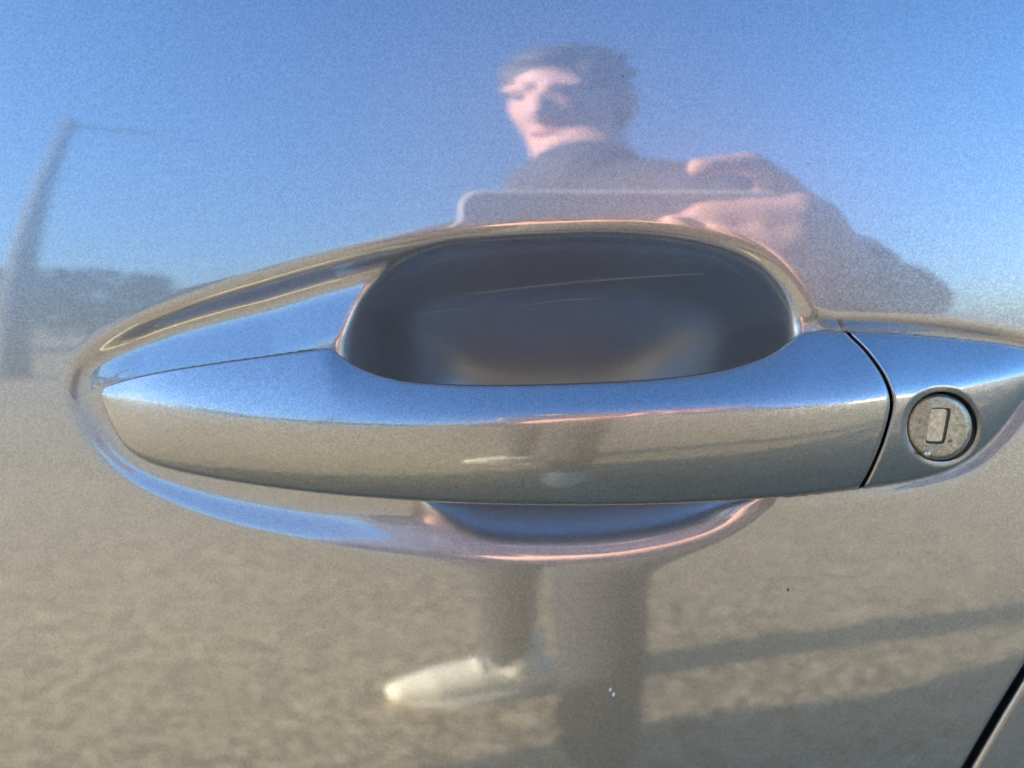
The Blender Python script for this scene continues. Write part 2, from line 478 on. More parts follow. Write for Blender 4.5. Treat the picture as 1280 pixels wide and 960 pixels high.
def recess_depth(px, py):
    depth = np.zeros_like(px)
    t = sdf(px, py, OUTER)
    th = -sdf(px, py, HANDLE)                # + outside the handle
    tb = sdf(px, py, BOWL)
    tin = np.maximum(t, 0); hout = np.maximum(th, 0)
    Wp = np.clip(tin + hout, 1e-6, 106)
    W = Wp * S
    tau = np.clip(tin / Wp, 0, 1)
    ymid = np.interp(px, [60, 127, 300, 600, 1000, 1200, 1314], [494, 494, 520, 556, 515, 500, 462])
    lam = sstep(-18, 18, py - ymid)          # 0 above the handle, 1 below
    far = sstep(0, 50, px - 130)
    lam = lam * far + (1 - far) * sstep(-40, 40, py - ymid)
    rg = sstep(990, 1040, px)
    gr = W * ((1 - lam) * (np.interp(tau, t_up, d_up) * (1 - rg) + np.interp(tau, t_rg, d_rg) * rg) + lam * np.interp(tau, t_lo, d_lo))
    gr = np.where(t > 0, gr, 0) * np.interp(px, [80, 110, 170], [0.55, 0.6, 1.0]) * (1 - lam * np.interp(px, [880, 965, 1060, 1140], [0.0, 0.65, 0.45, 0.0]))
    tbs = np.maximum(tb, 0) * np.interp(px, [395, 430, 500], [0.55, 0.62, 1.0])
    lb = sstep(535, 650, py)
    tls = np.maximum(tb, 0) * np.interp(px, [470, 510, 610, 880, 960], [0.5, 0.6, 1.0, 1.0, 0.65])
    bw = np.where(tb > 0, (np.interp(tbs, t_bw, d_bw) * (1 - lb) + np.interp(tls, t_bl, d_bl) * lb) * S, 0)
    bs = gblur(bw, 14.0); q_ = sstep(50, 130, tb); bw = bw * (1 - q_) + bs * q_
    hole = 0.007 * sstep(0.0, 5.0, -th) * (1 - sstep(-16, -5, tb))
    k = 0.0007
    d = np.where(tb > -8, 0.5 * (gr + bw + np.sqrt((gr - bw) ** 2 + k * k)) - 0.5 * k * np.exp(-np.maximum(tin, 0) / 6.0), gr)
    wb_ = sstep(-8, 6, tb)
    d = gr * (1 - wb_) + d * wb_
    return d, hole, sstep(10, 45, tb)

box = (PX > 40) & (PX < 1370) & (PY > 240) & (PY < 740)
ii = np.where(box.any(axis=1))[0]; jj = np.where(box.any(axis=0))[0]
i0, i1, j0, j1 = ii[0], ii[-1] + 1, jj[0], jj[-1] + 1
dep, hol, wear_ = recess_depth(PX[i0:i1, j0:j1], PY[i0:i1, j0:j1])
DEP = np.zeros_like(PX); WEAR = np.zeros_like(PX); WEAR[i0:i1, j0:j1] = wear_
soft_ = 0.9 * sstep(628, 655, PY[i0:i1, j0:j1]) * sstep(380, 470, PX[i0:i1, j0:j1]) * (1 - sstep(1000, 1090, PX[i0:i1, j0:j1]))
DEP[i0:i1, j0:j1] = gblur(dep, 2.3) * (1 - soft_) + gblur(dep, 6.5) * soft_ + hol

E_ = edge_px(PY)
over = PX > E_
Usnap = np.where(over, (E_ - 640) * S * K, U)
PXs = np.minimum(PX, E_)
roll = np.clip(1 - (E_ - PXs) / 9.0, 0, 1) ** 2 * 0.0011
Wd = wbase(Usnap, V) - DEP - roll
verts = uvw(Usnap, V, Wd).reshape(-1, 3)
F = grid_faces(*U.shape)
ov = over.ravel()
keep = ~(ov[F].all(axis=1))
F = F[keep]
# turned-in hem along the shut line
last = np.array([int(np.argmax(over[:, j])) if over[:, j].any() else U.shape[0] - 1 for j in range(U.shape[1])])
rowid = np.arange(U.shape[1])
top_ids = last * U.shape[1] + rowid
hem = []
for dw in (0.0012, 0.016):
    hem.append(uvw((edge_px(PY[last, rowid]) + (1.5 if dw < 0.002 else 0) - 640) * S * K[last, rowid], V[last, rowid], Wd[last, rowid] - dw))
nv = len(verts)
verts = np.concatenate([verts, hem[0], hem[1]])
nr = U.shape[1]
hf = []
for j in range(nr - 1):
    a, b = top_ids[j], top_ids[j + 1]
    hf.append((a, nv + j, nv + j + 1, b)); hf.append((nv + j, nv + nr + j, nv + nr + j + 1, nv + j + 1))
used = np.zeros(len(verts), bool)
allf = np.concatenate([F, np.array(hf)])
used[allf.ravel()] = True
remap = np.cumsum(used) - 1
door = mesh_obj('front_door', verts[used], remap[allf].tolist(), M['paint'], car)
wa = np.zeros(len(verts)); wa[:WEAR.size] = WEAR.ravel()
door.data.attributes.new('wear', 'FLOAT', 'POINT').data.foreach_set('value', wa[used].astype(np.float32))
tag(door, 'silver front door skin with a scooped handle recess')

# rear door: its front edge runs beside the shut line
gapw = 14.0
un2 = axis_nodes([(0, 0.02, 0.0006), (0.02, 0.08, 0.004), (0.08, 0.62, 0.03)])
rr_v = []
e0 = edge_px(PY[0] * 0 + np.array([480 - v / S for v in vn]))
kk = 1 - wbase(np.zeros_like(vn), vn) / D
pyv = 480 - vn / (S * kk)
ustart = (edge_px(pyv) + gapw - 640) * S * kk
U2 = ustart[None, :] + un2[:, None] * ((0.80 - ustart) / 0.62)[None, :]
V2 = np.broadcast_to(vn[None, :], U2.shape)
W2 = wbase(U2, V2) - np.clip(1 - un2 / 0.0008, 0, 1)[:, None] ** 2 * 0.0006
vr = [uvw(U2[0] + 0.006, V2[0], W2[0] - 0.010), uvw(U2[0] + 0.0003, V2[0], W2[0] - 0.0010)]
vr = np.concatenate([np.stack(vr), uvw(U2, V2, W2)])
mesh_obj('rear_door', vr.reshape(-1, 3), grid_faces(*vr.shape[:2]).tolist(), M['paint'], car)
# rubber seal down in the shut line
sv = []
for du, dw in ((-0.010, -0.019), (0.0, -0.014), (0.004, -0.013), (0.012, -0.019)):
    sv.append(uvw(ustart - 0.004 + du, vn, wbase(ustart, vn) + dw))
sv = np.stack(sv)
mesh_obj('door_seal', sv.reshape(-1, 3), grid_faces(*sv.shape[:2]).tolist(), M['black'], car)

# ------------------------------------------------------------------ pull handle
def cum(a, dv):
    return np.concatenate([[0], np.cumsum(0.5 * (a[1:] + a[:-1]) * dv)])

NU_, NL_ = 46, 56                         # samples above and below the crease
zu = np.linspace(1, 0, NU_) ** 1.35       # 1 = top edge, 0 = crease
zl = np.linspace(0, 1, NL_) ** 1.25

def outline_y(curve, x):
    return np.interp(x, curve[:, 0], curve[:, 1])

HC = catmull([(127, 0.0015), (150, 0.0030), (200, 0.0062), (300, 0.0108), (400, 0.0145), (500, 0.0172), (600, 0.0188), (700, 0.0192), (800, 0.0186), (900, 0.0172), (1000, 0.0152), (1100, 0.0125), (1200, 0.0085), (1280, 0.0040), (1314, 0.0005)], False, 10)
TH_C = lambda x: np.interp(x, [127, 250, 420, 600, 1000, 1314], [16, 15, 16, 18, 18, 18])     # normal's tilt just above the crease
TH_T = lambda x: np.interp(x, [127, 250, 400, 430, 520, 900, 1010, 1314], [30, 36, 42, 50, 58, 60, 56, 54])     # and at the top edge
TL_C = lambda x: np.interp(x, [127, 1314], [-3.0, -3.0])
TL_B = lambda x: np.interp(x, [127, 300, 700, 1100, 1314], [-30, -33, -34, -32, -28])

def handle_section(x):
    """one station: arrays of photo y and depth w from top edge to bottom edge"""
    yt, yc, yb = outline_y(TOP, x), outline_y(CRE, x), outline_y(BOT, x)
    wc = float(pix_to_uv(x, yc, np.interp(x, HC[:, 0], HC[:, 1]))[2])
    yu = yc + (yt - yc) * zu
    yl = yc + (yb - yc) * zl
    y = np.concatenate([yu, yl[1:]])
    tu = TH_C(x) + (TH_T(x) - TH_C(x)) * zu ** np.interp(x, [250, 420, 700, 1000], [1.3, 1.2, 0.85, 0.7])
    tl = TL_C(x) + (TL_B(x) - TL_C(x)) * zl ** 1.1
    soft = 7.0 if x > 330 else 7.0 + (330 - x) * 0.05
    soft = min(soft, 0.45 * max(min(yc - yt, yb - yc), 1.0))
    th = np.concatenate([tu, tl[1:]])
    d = y - yc
    mean = 0.5 * (TH_C(x) + TL_C(x)); half = 0.5 * (TH_C(x) - TL_C(x))
    th = np.where(np.abs(d) < 4 * soft, th - np.where(d <= 0, half, -half) + half * -np.tanh(d / soft), th)
    # the lower and upper edges roll under
    rb = np.clip(1 - (yb - y) / max(5.0, 0.0), 0, 1); th = np.maximum(th - rb ** 2 * 44, -70)
    rt = np.clip(1 - (y - yt) / 4.0, 0, 1); th = th + rt ** 2 * np.interp(x, [380, 440], [18, 12])
    sl = np.tan(np.clip(np.radians(th) - PITCH, -1.38, 1.38))
    dv = np.diff(y) * S
    w = np.concatenate([[0], np.cumsum(0.5 * (sl[1:] + sl[:-1]) * dv)])
    w = w - np.interp(yc, y, w) + wc
    return y, w

GAPY = np.array([400, 417, 440, 470, 490, 503, 515, 555, 595, 610, 640.])
GAPX = np.array([1045, 1060, 1083, 1104, 1112, 1114, 1113, 1102, 1084, 1075, 1058.])
gc = catmull(np.stack([GAPX, GAPY], 1), False, 10)
def gap_x(y): return np.interp(y, gc[:, 1], gc[:, 0])

XS = np.arange(127, 1315, 1.0)
XS = np.concatenate([127 + np.array([0.05, 0.3, 0.6]), np.arange(128, 1314, 1.0), [1313.4, 1313.8, 1313.95]])
SEC = [handle_section(x) for x in XS]
SY = np.stack([s[0] for s in SEC]); SW = np.stack([s[1] for s in SEC])
# even out along the handle
def smooth_along(a, sg, lo, hi):
    n = int(3 * sg); k = np.exp(-0.5 * (np.arange(-n, n + 1) / sg) ** 2); k /= k.sum()
    p = np.pad(a, [(n, n), (0, 0)], mode='edge')
    b = sum(k[i] * p[i:i + a.shape[0]] for i in range(2 * n + 1))
    wt = (sstep(lo, lo + 40, XS) * (1 - sstep(hi - 40, hi, XS)))[:, None]
    return a * (1 - wt) + b * wt
SW = smooth_along(SW, 5.0, 132, 1310)
NR = SY.shape[1]

def sec_at(x, r):
    """photo y and depth for arrays of x and row index"""
    f = np.interp(x, XS, np.arange(len(XS)))
    a = np.floor(f).astype(int).clip(0, len(XS) - 2); t = f - a
    return SY[a, r] * (1 - t) + SY[a + 1, r] * t, SW[a, r] * (1 - t) + SW[a + 1, r] * t

def shell_of(X, Y, W, name, parent, back_off, end_lo=True, end_hi=True, hole=None):
    """closes a front sheet (stations x rows) with a back and two ends"""
    front = ray_point(X, Y, W)
    n, m = X.shape
    wb_ = pix_to_uv(X[:, 0], Y[:, 0])[2]
    # back sheet: tucked 3 px inside the outline, back_off behind the edges
    rows = []
    wt, wbm = W[:, 0], W[:, -1]
    bk = back_off(X[:, 0])
    for fr, ins in ((0.0, 1.5), (0.06, 5), (0.5, 0), (0.94, -5), (1.0, -1.5)):
        yy = Y[:, 0] * (1 - fr) + Y[:, -1] * fr + ins * np.clip((Y[:, -1] - Y[:, 0]) / 60, 0, 1)
        ww = (wt * (1 - fr) + wbm * fr) - bk * (0.45 if fr in (0.0, 1.0) else 1.0)
        xx = X[:, 0] * (1 - fr) + X[:, -1] * fr
        rows.append(ray_point(xx, yy, ww))
    back = np.stack(rows, 1)[:, ::-1]
    ring = np.concatenate([front, back], axis=1)
    k = ring.shape[1]
    f = grid_faces(n, k, True).tolist()
    f = [q[::-1] for q in f]
    f.append(list(range(k))); f.append(list(range((n - 1) * k, n * k))[::-1])
    return mesh_obj(name, ring.reshape(-1, 3), f, M['handle_paint'], parent)

# grip
st = np.concatenate([127 + np.array([0.05, 0.3, 0.7, 1.2, 2.0, 3.0, 4.2, 5.6, 7.2]), np.arange(136, 1066, 2.5), np.array([1067, 1069, 1070.5, 1072, 1073, 1074, 1075.0])])
ridx = np.broadcast_to(np.arange(NR)[None, :], (len(st), NR))
X = np.broadcast_to(st[:, None], ridx.shape).copy()
for _ in range(3):
    Y, W = sec_at(X, ridx)
    X = st[:, None] + (gap_x(Y) - 1075 - 2) * sstep(800, 1075, st)[:, None]
Y, W = sec_at(X, ridx)
W = W - np.clip(1 - (1075 - st) / 4.0, 0, 1)[:, None] ** 2 * 0.0006
bo = lambda x: np.interp(x, [127, 160, 380, 470, 950, 1010, 1100, 1320], [0.004, 0.007, 0.010, 0.007, 0.007, 0.012, 0.012, 0.006])
grip = shell_of(X, Y, W, 'handle_grip', door, bo)
tag(grip, 'silver pull grip with a soft crease along its length')

# end cap with the lock bore
LCX, LCY, LR = 1177.0, 533.0, 44.5
q = np.concatenate([np.array([0, 0.004, 0.008, 0.013, 0.019]), np.linspace(0.025, 0.985, 190), np.array([0.992, 0.996, 0.9985, 0.9997])])
NRC = 230
# resample rows finely and evenly for the bore
rid_f = np.linspace(0, 1, NRC)
X = np.zeros((len(q), NRC)); Y = np.zeros_like(X); W = np.zeros_like(X)
Xc = 1080 + (1313.9 - 1080) * q
for _ in range(4):
    for c in range(len(q)):
        xr = X[c] if _ else np.full(NRC, Xc[c])
        xm = float(xr.mean())
        y, w = sec_at(np.full(NR, xm), np.arange(NR))
        yy = y[0] + (y[-1] - y[0]) * rid_f
        Y[c] = yy
        X[c] = (gap_x(yy) + 2.6) * (1 - q[c]) + 1313.9 * q[c]
# exact depth: interpolate each row's own x
for c in range(len(q)):
    f = np.interp(X[c], XS, np.arange(len(XS))); a = np.floor(f).astype(int).clip(0, len(XS) - 2); t = f - a
    yt = SY[a, 0] * (1 - t) + SY[a + 1, 0] * t; yb = SY[a, -1] * (1 - t) + SY[a + 1, -1] * t
    Y[c] = yt + (yb - yt) * rid_f
    for r in range(NRC):
        y0, w0 = SY[a[r]], SW[a[r]]; y1, w1 = SY[a[r] + 1], SW[a[r] + 1]
        W[c, r] = np.interp(Y[c, r], y0, w0) * (1 - t[r]) + np.interp(Y[c, r], y1, w1) * t[r]
W = W - (np.clip(1 - q / 0.019, 0, 1) ** 2 * 0.0006)[:, None]
rr = np.hypot(X - LCX, (Y - LCY))
plane = np.interp(X, [LCX - 60, LCX + 60], [0, 0])
# bore: a dished lip then a straight wall
wl = float(np.interp(LCY, *sec_at(np.full(NR, LCX), np.arange(NR))))
lip = 1 - sstep(LR - 1, LR + 9, rr)
W = W - 0.0006 * lip ** 1.5 - 0.0065 * sstep(0, 4.0, LR - rr)
cap = shell_of(X, Y, W, 'handle_end_cap', door, bo)
tag(cap, 'silver fixed end cap of the handle around the key lock')

# lock cylinder: bevelled disc, key slot with shutter
wdisc = wl - 0.0002
def disc_pt(dx, dy, dz):
    """dx, dy in photo pixels on the disc's plane, dz towards the lens; the disc leans a little down and forward"""
    dx = np.asarray(dx, float); dy = np.asarray(dy, float)
    tilt = (-0.05 * dx + 0.14 * dy) * S * -1.0
    return ray_point(LCX - 3.5 + dx, LCY + 0.5 + dy, wdisc + tilt + dz)

ang = np.linspace(0, 2 * math.pi, 72, endpoint=False)
HX, HY = 12.2, 22.0        # half size of the key slot
def slot_xy(a, gx=0.0):
    # rounded rectangle radial outline, leaning like italic
    hx, hy = HX + gx, HY + gx
    c, s = np.cos(a), np.sin(a)
    r = 1 / np.maximum((np.abs(c / hx) ** 9 + np.abs(s / hy) ** 9) ** (1 / 9), 1e-9)
    x, y = r * c, r * s
    return x - 0.19 * y, y + 0.02 * x
rings = []
for rad, dz in ((41.5, -0.005), (41.5, -0.0022), (41.2, -0.0014), (40.2, -0.0009), (37.6, -0.00012), (36.2, 0.0), (33.0, 0.0)):
    rings.append(disc_pt(rad * np.cos(ang), rad * np.sin(ang), dz))
for gx, dz in ((3.0, 0.00002), (1.4, 0.00010), (0.5, 0.00006), (0.0, -0.0002), (0.0, -0.0012)):
    x, y = slot_xy(ang, gx)
    rings.append(disc_pt(x - 1, y - 1, dz))
vv = np.concatenate(rings)
ff = [f[::-1] for f in grid_faces(len(rings), 72, True).tolist()]
lock = mesh_obj('lock_cylinder', vv, [f[::-1] for f in ff], M['nickel'], door)
tag(lock, 'round worn nickel key lock with a slanted slot')
x, y = slot_xy(ang, -0.2)
vv = np.concatenate([disc_pt(x - 1, y - 1, -0.0011), disc_pt(x * 0.84 - 2.8, y * 0.92 - 2.2, -0.00045)])
ff = grid_faces(2, 72, True).tolist() + [list(range(72, 144))]
M['shutter'] = plain('key_shutter_steel', (0.62, 0.57, 0.46), 0.35, 0.8, noise=900, amt=0.35, bump=0.2)
sh = mesh_obj('key_shutter', vv, ff, M['shutter'], door, False)
tag(sh, 'pale rust-spotted shutter closing the key slot')
nub = MB(); c = disc_pt(np.array([-15.0]), np.array([33.5]), 0.0001)[0]
nub.ball(c, 0.0008, 14, 10)
tag(nub.build('locating_pin', M['shutter'], door, True), 'tiny brass coloured pin at the rim of the lock')
# dark sleeve at the bottom of the bore
x, y = 46 * np.cos(ang), 46 * np.sin(ang)
vv = np.concatenate([disc_pt(x, y, -0.0046), disc_pt(np.array([0.0]), np.array([0.0]), -0.0046)])
mesh_obj('lock_sleeve', vv, [(i, 72, (i + 1) % 72) for i in range(72)], M['black'], door)

# small marks on the paint
def surface_at(px, py):
    """where a pixel's sight line meets the finished door skin"""
    w = np.full(len(px), -0.01)
    for _ in range(80):
        k = 1 - w / D
        u = (px - 640) * S * k; v = (480 - py) * S * k
        fi = np.interp(u, un, np.arange(len(un))); fj = np.interp(v, vn, np.arange(len(vn)))
        a_ = fi.astype(int).clip(0, len(un) - 2); b_ = fj.astype(int).clip(0, len(vn) - 2); s_, t_ = fi - a_, fj - b_
        nw = Wd[a_, b_] * (1 - s_) * (1 - t_) + Wd[a_ + 1, b_] * s_ * (1 - t_) + Wd[a_, b_ + 1] * (1 - s_) * t_ + Wd[a_ + 1, b_ + 1] * s_ * t_
        w = 0.75 * w + 0.25 * nw
    return w
M['chip'] = plain('pale_chip', (0.75, 0.75, 0.72), 0.7, noise=900, amt=0.1)
M['scratch'] = plain('dull_scratch', (0.30, 0.31, 0.32), 0.7, noise=900, amt=0.3)
for cx_, cy_, rx_, ry_ in ((763, 862, 1.6, 2.6), (767, 868, 1.8, 3.4), (985, 737, 1.4, 2.4)):
    w_ = surface_at(np.array([float(cx_)]), np.array([float(cy_)]))
    c = ray_point(np.array([float(cx_)]), np.array([float(cy_)]), w_)[0]
    mb = MB(); mb.ball(c, (rx_ * S, 0.00025, ry_ * S), 12, 8)
    mb.build('paint_chip', M['chip'] if cx_ < 900 else M['black'], door, True)
for x0, y0, x1, y1, sag, wd in ((556, 372, 884, 342, -4, 0.55), (640, 384, 760, 372, -2, 0.35), (500, 398, 590, 386, -2, 0.35)):
    t = np.linspace(0, 1, 60); xx = x0 + (x1 - x0) * t; yy = y0 + (y1 - y0) * t + sag * 4 * t * (1 - t)
    w_ = surface_at(xx, yy)
    w_ = np.convolve(np.pad(w_, 4, mode='edge'), np.ones(9) / 9, 'valid') + 0.00045
    h_ = wd * np.sin(np.pi * np.clip(t, 0.02, 0.98)) ** 0.5
    vv = np.stack([ray_point(xx, yy - h_, w_), ray_point(xx, yy + h_, w_)], 1)
    mesh_obj('scratch', vv.reshape(-1, 3), grid_faces(60, 2).tolist(), M['scratch'], door)

# ------------------------------------------------------------------ the rest of the car
tabv = np.linspace(-0.62, 0.10, 60)
tabp = uvw(np.zeros(60), tabv, wbase(np.zeros(60), tabv))
def skin_y(z): return np.interp(z, tabp[:, 2], tabp[:, 1])

def panel(name, xs, zlo, zhi, taper):
    n, m = len(xs), 24
    v = np.zeros((n, m, 3))
    for i, x in enumerate(xs):
        z = np.linspace(zlo(x), zhi(x), m)
        v[i, :, 0] = x; v[i, :, 1] = skin_y(z) + x * x / (2 * RU) * 0 + taper(x); v[i, :, 2] = z
    return mesh_obj(name, v.reshape(-1, 3), grid_faces(n, m).tolist(), M['paint'], car)
def arch(x, wx): return np.where(abs(x - wx) < 0.36, 0.31 + np.sqrt(np.maximum(0.36 ** 2 - (x - wx) ** 2, 0)), 0.31)
WXF, WXR = -1.72, 1.08
fy0 = 0.95 ** 2 / (2 * RU); ry0 = 0.80 ** 2 / (2 * RU)
panel('front_wing', np.linspace(-2.55, -0.955, 60), lambda x: float(arch(x, WXF)), lambda x: float(np.interp(x, [-2.55, -1.2, -0.95], [0.78, 0.98, 1.03])),
      lambda x: fy0 + 0.06 * max(0, (-0.955 - x) / 1.6) ** 4)
panel('rear_wing', np.linspace(0.806, 1.78, 50), lambda x: float(arch(x, WXR)), lambda x: 1.035, lambda x: ry0 + 0.30 * max(0, (x - 0.8) / 1.0) ** 3)

def loft(name, secs, mat, parent=car):
    v = np.array(secs); n, k = v.shape[:2]
    f = grid_faces(n, k, True).tolist()
    f.append(list(range(k))[::-1]); f.append(list(range((n - 1) * k, n * k)))
    return mesh_obj(name, v.reshape(-1, 3), f, mat, parent)

secs = []
for x in np.linspace(-2.66, 1.80, 64):
    top = float(np.interp(x, [-2.66, -2.56, -1.25, -1.0, 1.5, 1.72, 1.80], [0.60, 0.76, 0.965, 1.0, 1.02, 0.98, 0.7]))
    hw = 0.79 * (1 - 0.10 * max(0, (-1.5 - x) / 1.1) ** 3 - 0.18 * max(0, (x - 1.1) / 0.7) ** 2)
    bot = 0.24 if -2.55 < x < 1.7 else 0.36
    zc, zr = 0.5 * (top + bot), 0.5 * (top - bot)
    a = np.linspace(0, 2 * math.pi, 40, endpoint=False)
    cx, sx = np.cos(a), np.sin(a)
    r = 1 / (np.abs(cx) ** 7 + np.abs(sx) ** 7) ** (1 / 7)
    secs.append(np.stack([np.full(40, x), 0.88 + hw * r * cx, zc + zr * r * sx], 1))
loft('body_shell', secs, M['paint'])
secs = []; rsec = []
for x in np.linspace(-1.12, 1.66, 48):
    top = float(np.interp(x, [-1.12, -0.30, 0.1, 0.9, 1.45, 1.66], [1.01, 1.40, 1.445, 1.43, 1.28, 1.05]))
    n = 20
    lo, hi = 0.76, 0.76 - 0.55 * (top - 1.0) * 0.62
    pts = [(0.88 - lo, 0.99), (0.88 - hi, top - 0.03), (0.88 - hi + 0.06, top), (0.88, top + 0.015), (0.88 + hi - 0.06, top), (0.88 + hi, top - 0.03), (0.88 + lo, 0.99)]
    secs.append([(x, y, z) for y, z in pts])
    if -0.32 < x < 1.45:
        rsec.append([(x, 0.88 - hi - 0.008, top - 0.035), (x, 0.88 - hi + 0.055, top + 0.008), (x, 0.88, top + 0.025), (x, 0.88 + hi - 0.055, top + 0.008), (x, 0.88 + hi + 0.008, top - 0.035)])
loft('window_glass', secs, M['glass'])
rv = np.array(rsec)
mesh_obj('roof', rv.reshape(-1, 3), grid_faces(*rv.shape[:2]).tolist(), M['paint'], car)

def wheel(x, y, side):
    t = []
    prof = [(0.20, 0.09), (0.27, 0.10), (0.31, 0.085), (0.32, 0.05), (0.32, -0.05), (0.31, -0.085), (0.27, -0.10), (0.20, -0.09)]
    n = 36
    v = [(x + r * math.cos(2 * math.pi * j / n), y + w, 0.32 + r * math.sin(2 * math.pi * j / n)) for r, w in prof for j in range(n)]
    ty = mesh_obj('wheel', v, grid_faces(len(prof), n, True).tolist(), M['tyre'], car)
    mb = MB()
    for k in range(5):
        a = 2 * math.pi * k / 5
        mb.tube([(x, y - 0.07 * side, 0.32), (x + 0.19 * math.cos(a), y - 0.08 * side, 0.32 + 0.19 * math.sin(a))], [0.035, 0.022], 10)
    mb.tube([(x, y - 0.05 * side, 0.32), (x, y - 0.075 * side, 0.32)], [0.05, 0.04], 16)
    mb.build('rim', M['alloy'], ty, True)
for wx in (WXF, WXR):
    wheel(wx, 0.15, 1); wheel(wx, 1.61, -1)
for y in (0.36, 1.40):
    mb = MB(); mb.ball((-2.60, y, 0.66), (0.10, 0.17, 0.07)); mb.build('headlight', M['lamp'], car, True)
mb = MB(); mb.ball((-0.74, -0.075, 1.09), (0.055, 0.105, 0.075)); mb.tube([(-0.74, 0.0, 1.04), (-0.74, 0.12, 1.02)], [0.03, 0.035], 12)
mb.build('side_mirror', M['paint'], car, True)

# ------------------------------------------------------------------ the person taking the picture, and the phone
A3 = lambda *p: np.array(p, float)
PC = A3(*CAM)
# phone axes: long side along the car, back towards the door
PB = -FW                                   # away from the door, out of the phone's screen
ph_c = PC + RT * 0.050 + UP * 0.036 - FW * 0.0075
def rounded_slab(hx, hy, hz, rad, n=8):
    o = []
    for cx, cy, a0 in ((hx - rad, hy - rad, 0), (-hx + rad, hy - rad, 90), (-hx + rad, -hy + rad, 180), (hx - rad, -hy + rad, 270)):
        for k in range(n + 1):
            a = R_(a0 + 90 * k / n); o.append((cx + rad * math.cos(a), cy + rad * math.sin(a)))
    return np.array(o)
phone = empty('phone', tuple(ph_c))
tag(phone, 'slim grey smartphone held level in front of the car door', 'phone')
def slab(name, c, hx, hy, hz, rad, mat, bev=0.001):
    o = rounded_slab(hx, hy, hz, rad); sc_ = 1 - bev / min(hx, hy)
    lay = [(sc_, -hz), (1, -hz + bev), (1, hz - bev), (sc_, hz)]
    v = np.concatenate([c + (o * s)[:, :1] * RT + (o * s)[:, 1:] * UP + z * FW for s, z in lay])
    n = len(o); f = grid_faces(4, n, True).tolist(); f.append(list(range(n))[::-1]); f.append(list(range(3 * n, 4 * n)))
    return mesh_obj(name, v, f, mat, phone, False)
slab('frame', ph_c, 0.0745, 0.0365, 0.0038, 0.010, M['phone_rim'])
slab('back_glass', ph_c + FW * 0.0040, 0.0725, 0.0345, 0.0004, 0.009, M['phone'], 0.0002)
slab('screen', ph_c - FW * 0.0040, 0.0725, 0.0345, 0.0004, 0.009, M['lens'], 0.0002)
for du, dv in ((0.0, 0.0), (0.0, 0.0185), (0.0165, 0.009)):
    c = PC + RT * du + UP * dv
    mb = MB(); mb.tube([c - FW * 0.0034, c - FW * 0.0022], [0.0062, 0.0060], 24)
    mb.build('camera_lens', M['lens'], phone, True)

person = empty('person', (0.06, -0.88, 0))
tag(person, 'stooping person in a dark jacket and pale shoes holding up a phone', 'person')
# landmarks
hipL, hipR = A3(-0.02, -0.95, 0.84), A3(0.15, -0.95, 0.84)
kneeL, kneeR = A3(-0.008, -0.82, 0.45), A3(0.118, -0.72, 0.45)
ankL, ankR = A3(-0.005, -0.885, 0.085), A3(0.125, -0.60, 0.085)
pelv, belly, chest, neck = A3(0.065, -0.96, 0.89), A3(0.08, -0.86, 1.02), A3(0.095, -0.74, 1.13), A3(0.085, -0.66, 1.225)
shL, shR = A3(0.0, -0.74, 1.10), A3(0.190, -0.62, 1.14)
elL, elR = A3(-0.05, -0.47, 0.89), A3(0.258, -0.46, 0.975)
wrL, wrR = A3(0.00, -0.25, 0.905), A3(0.172, -0.235, 0.990)
head = A3(0.068, -0.705, 1.388)

def fingers(mb, wrist, palm_c, tips, thumb, r=0.0085):
    mb.tube([wrist, palm_c], [0.026, 0.030], 14)
    for base, mid, tip in tips:
        mb.tube([palm_c * 0.3 + base * 0.7, base, mid, tip], [r * 1.25, r * 1.15, r, r * 0.85], 12)
    mb.tube([palm_c * 0.6 + wrist * 0.4, thumb[0], thumb[1], thumb[2]], [r * 1.6, r * 1.4, r * 1.15, r * 0.95], 12)

def on_phone(a, b, c): return ph_c + RT * a + UP * b + FW * c
body = MB()
body.tube([chest, neck, head + A3(0.01, -0.01, -0.07)], [0.07, 0.062, 0.058], 18)
# head: cranium, jaw, nose, ears, brow, chin; it looks down and to the car's front
fd = A3(-0.42, 0.80, -0.42); fd /= np.linalg.norm(fd)
hu = A3(-0.10, 0.38, 0.92); hu = hu - fd * hu.dot(fd); hu /= np.linalg.norm(hu)
hs = np.cross(fd, hu)
def hp(s, f, u): return head + (hs * s + fd * f + hu * u) * 0.94
def hball(mb, c, r):
    m2 = MB(); m2.ball((0, 0, 0), r, 24, 18)
    mb.add([hp(c[0] + p[0], c[1] + p[1], c[2] + p[2]) for p in m2.v], m2.f)
hball(body, (0, -0.012, 0.030), (0.076, 0.096, 0.086))
hball(body, (0, 0.022, -0.010), (0.066, 0.072, 0.080))
hball(body, (0, 0.036, -0.060), (0.050, 0.052, 0.048))
hball(body, (0, 0.066, -0.086), (0.022, 0.020, 0.018))
body.tube([hp(0, 0.085, 0.018), hp(0, 0.104, -0.018), hp(0, 0.096, -0.026)], [0.009, 0.014, 0.015], 12)
for s in (-1, 1):
    hball(body, (s * 0.078, -0.010, -0.004), (0.010, 0.020, 0.032))
    body.tube([hp(s * 0.014, 0.086, 0.034), hp(s * 0.050, 0.072, 0.034)], [0.010, 0.009], 10)
hball(body, (0, 0.084, -0.052), (0.022, 0.013, 0.007)); hball(body, (0, 0.082, -0.064), (0.020, 0.012, 0.008))
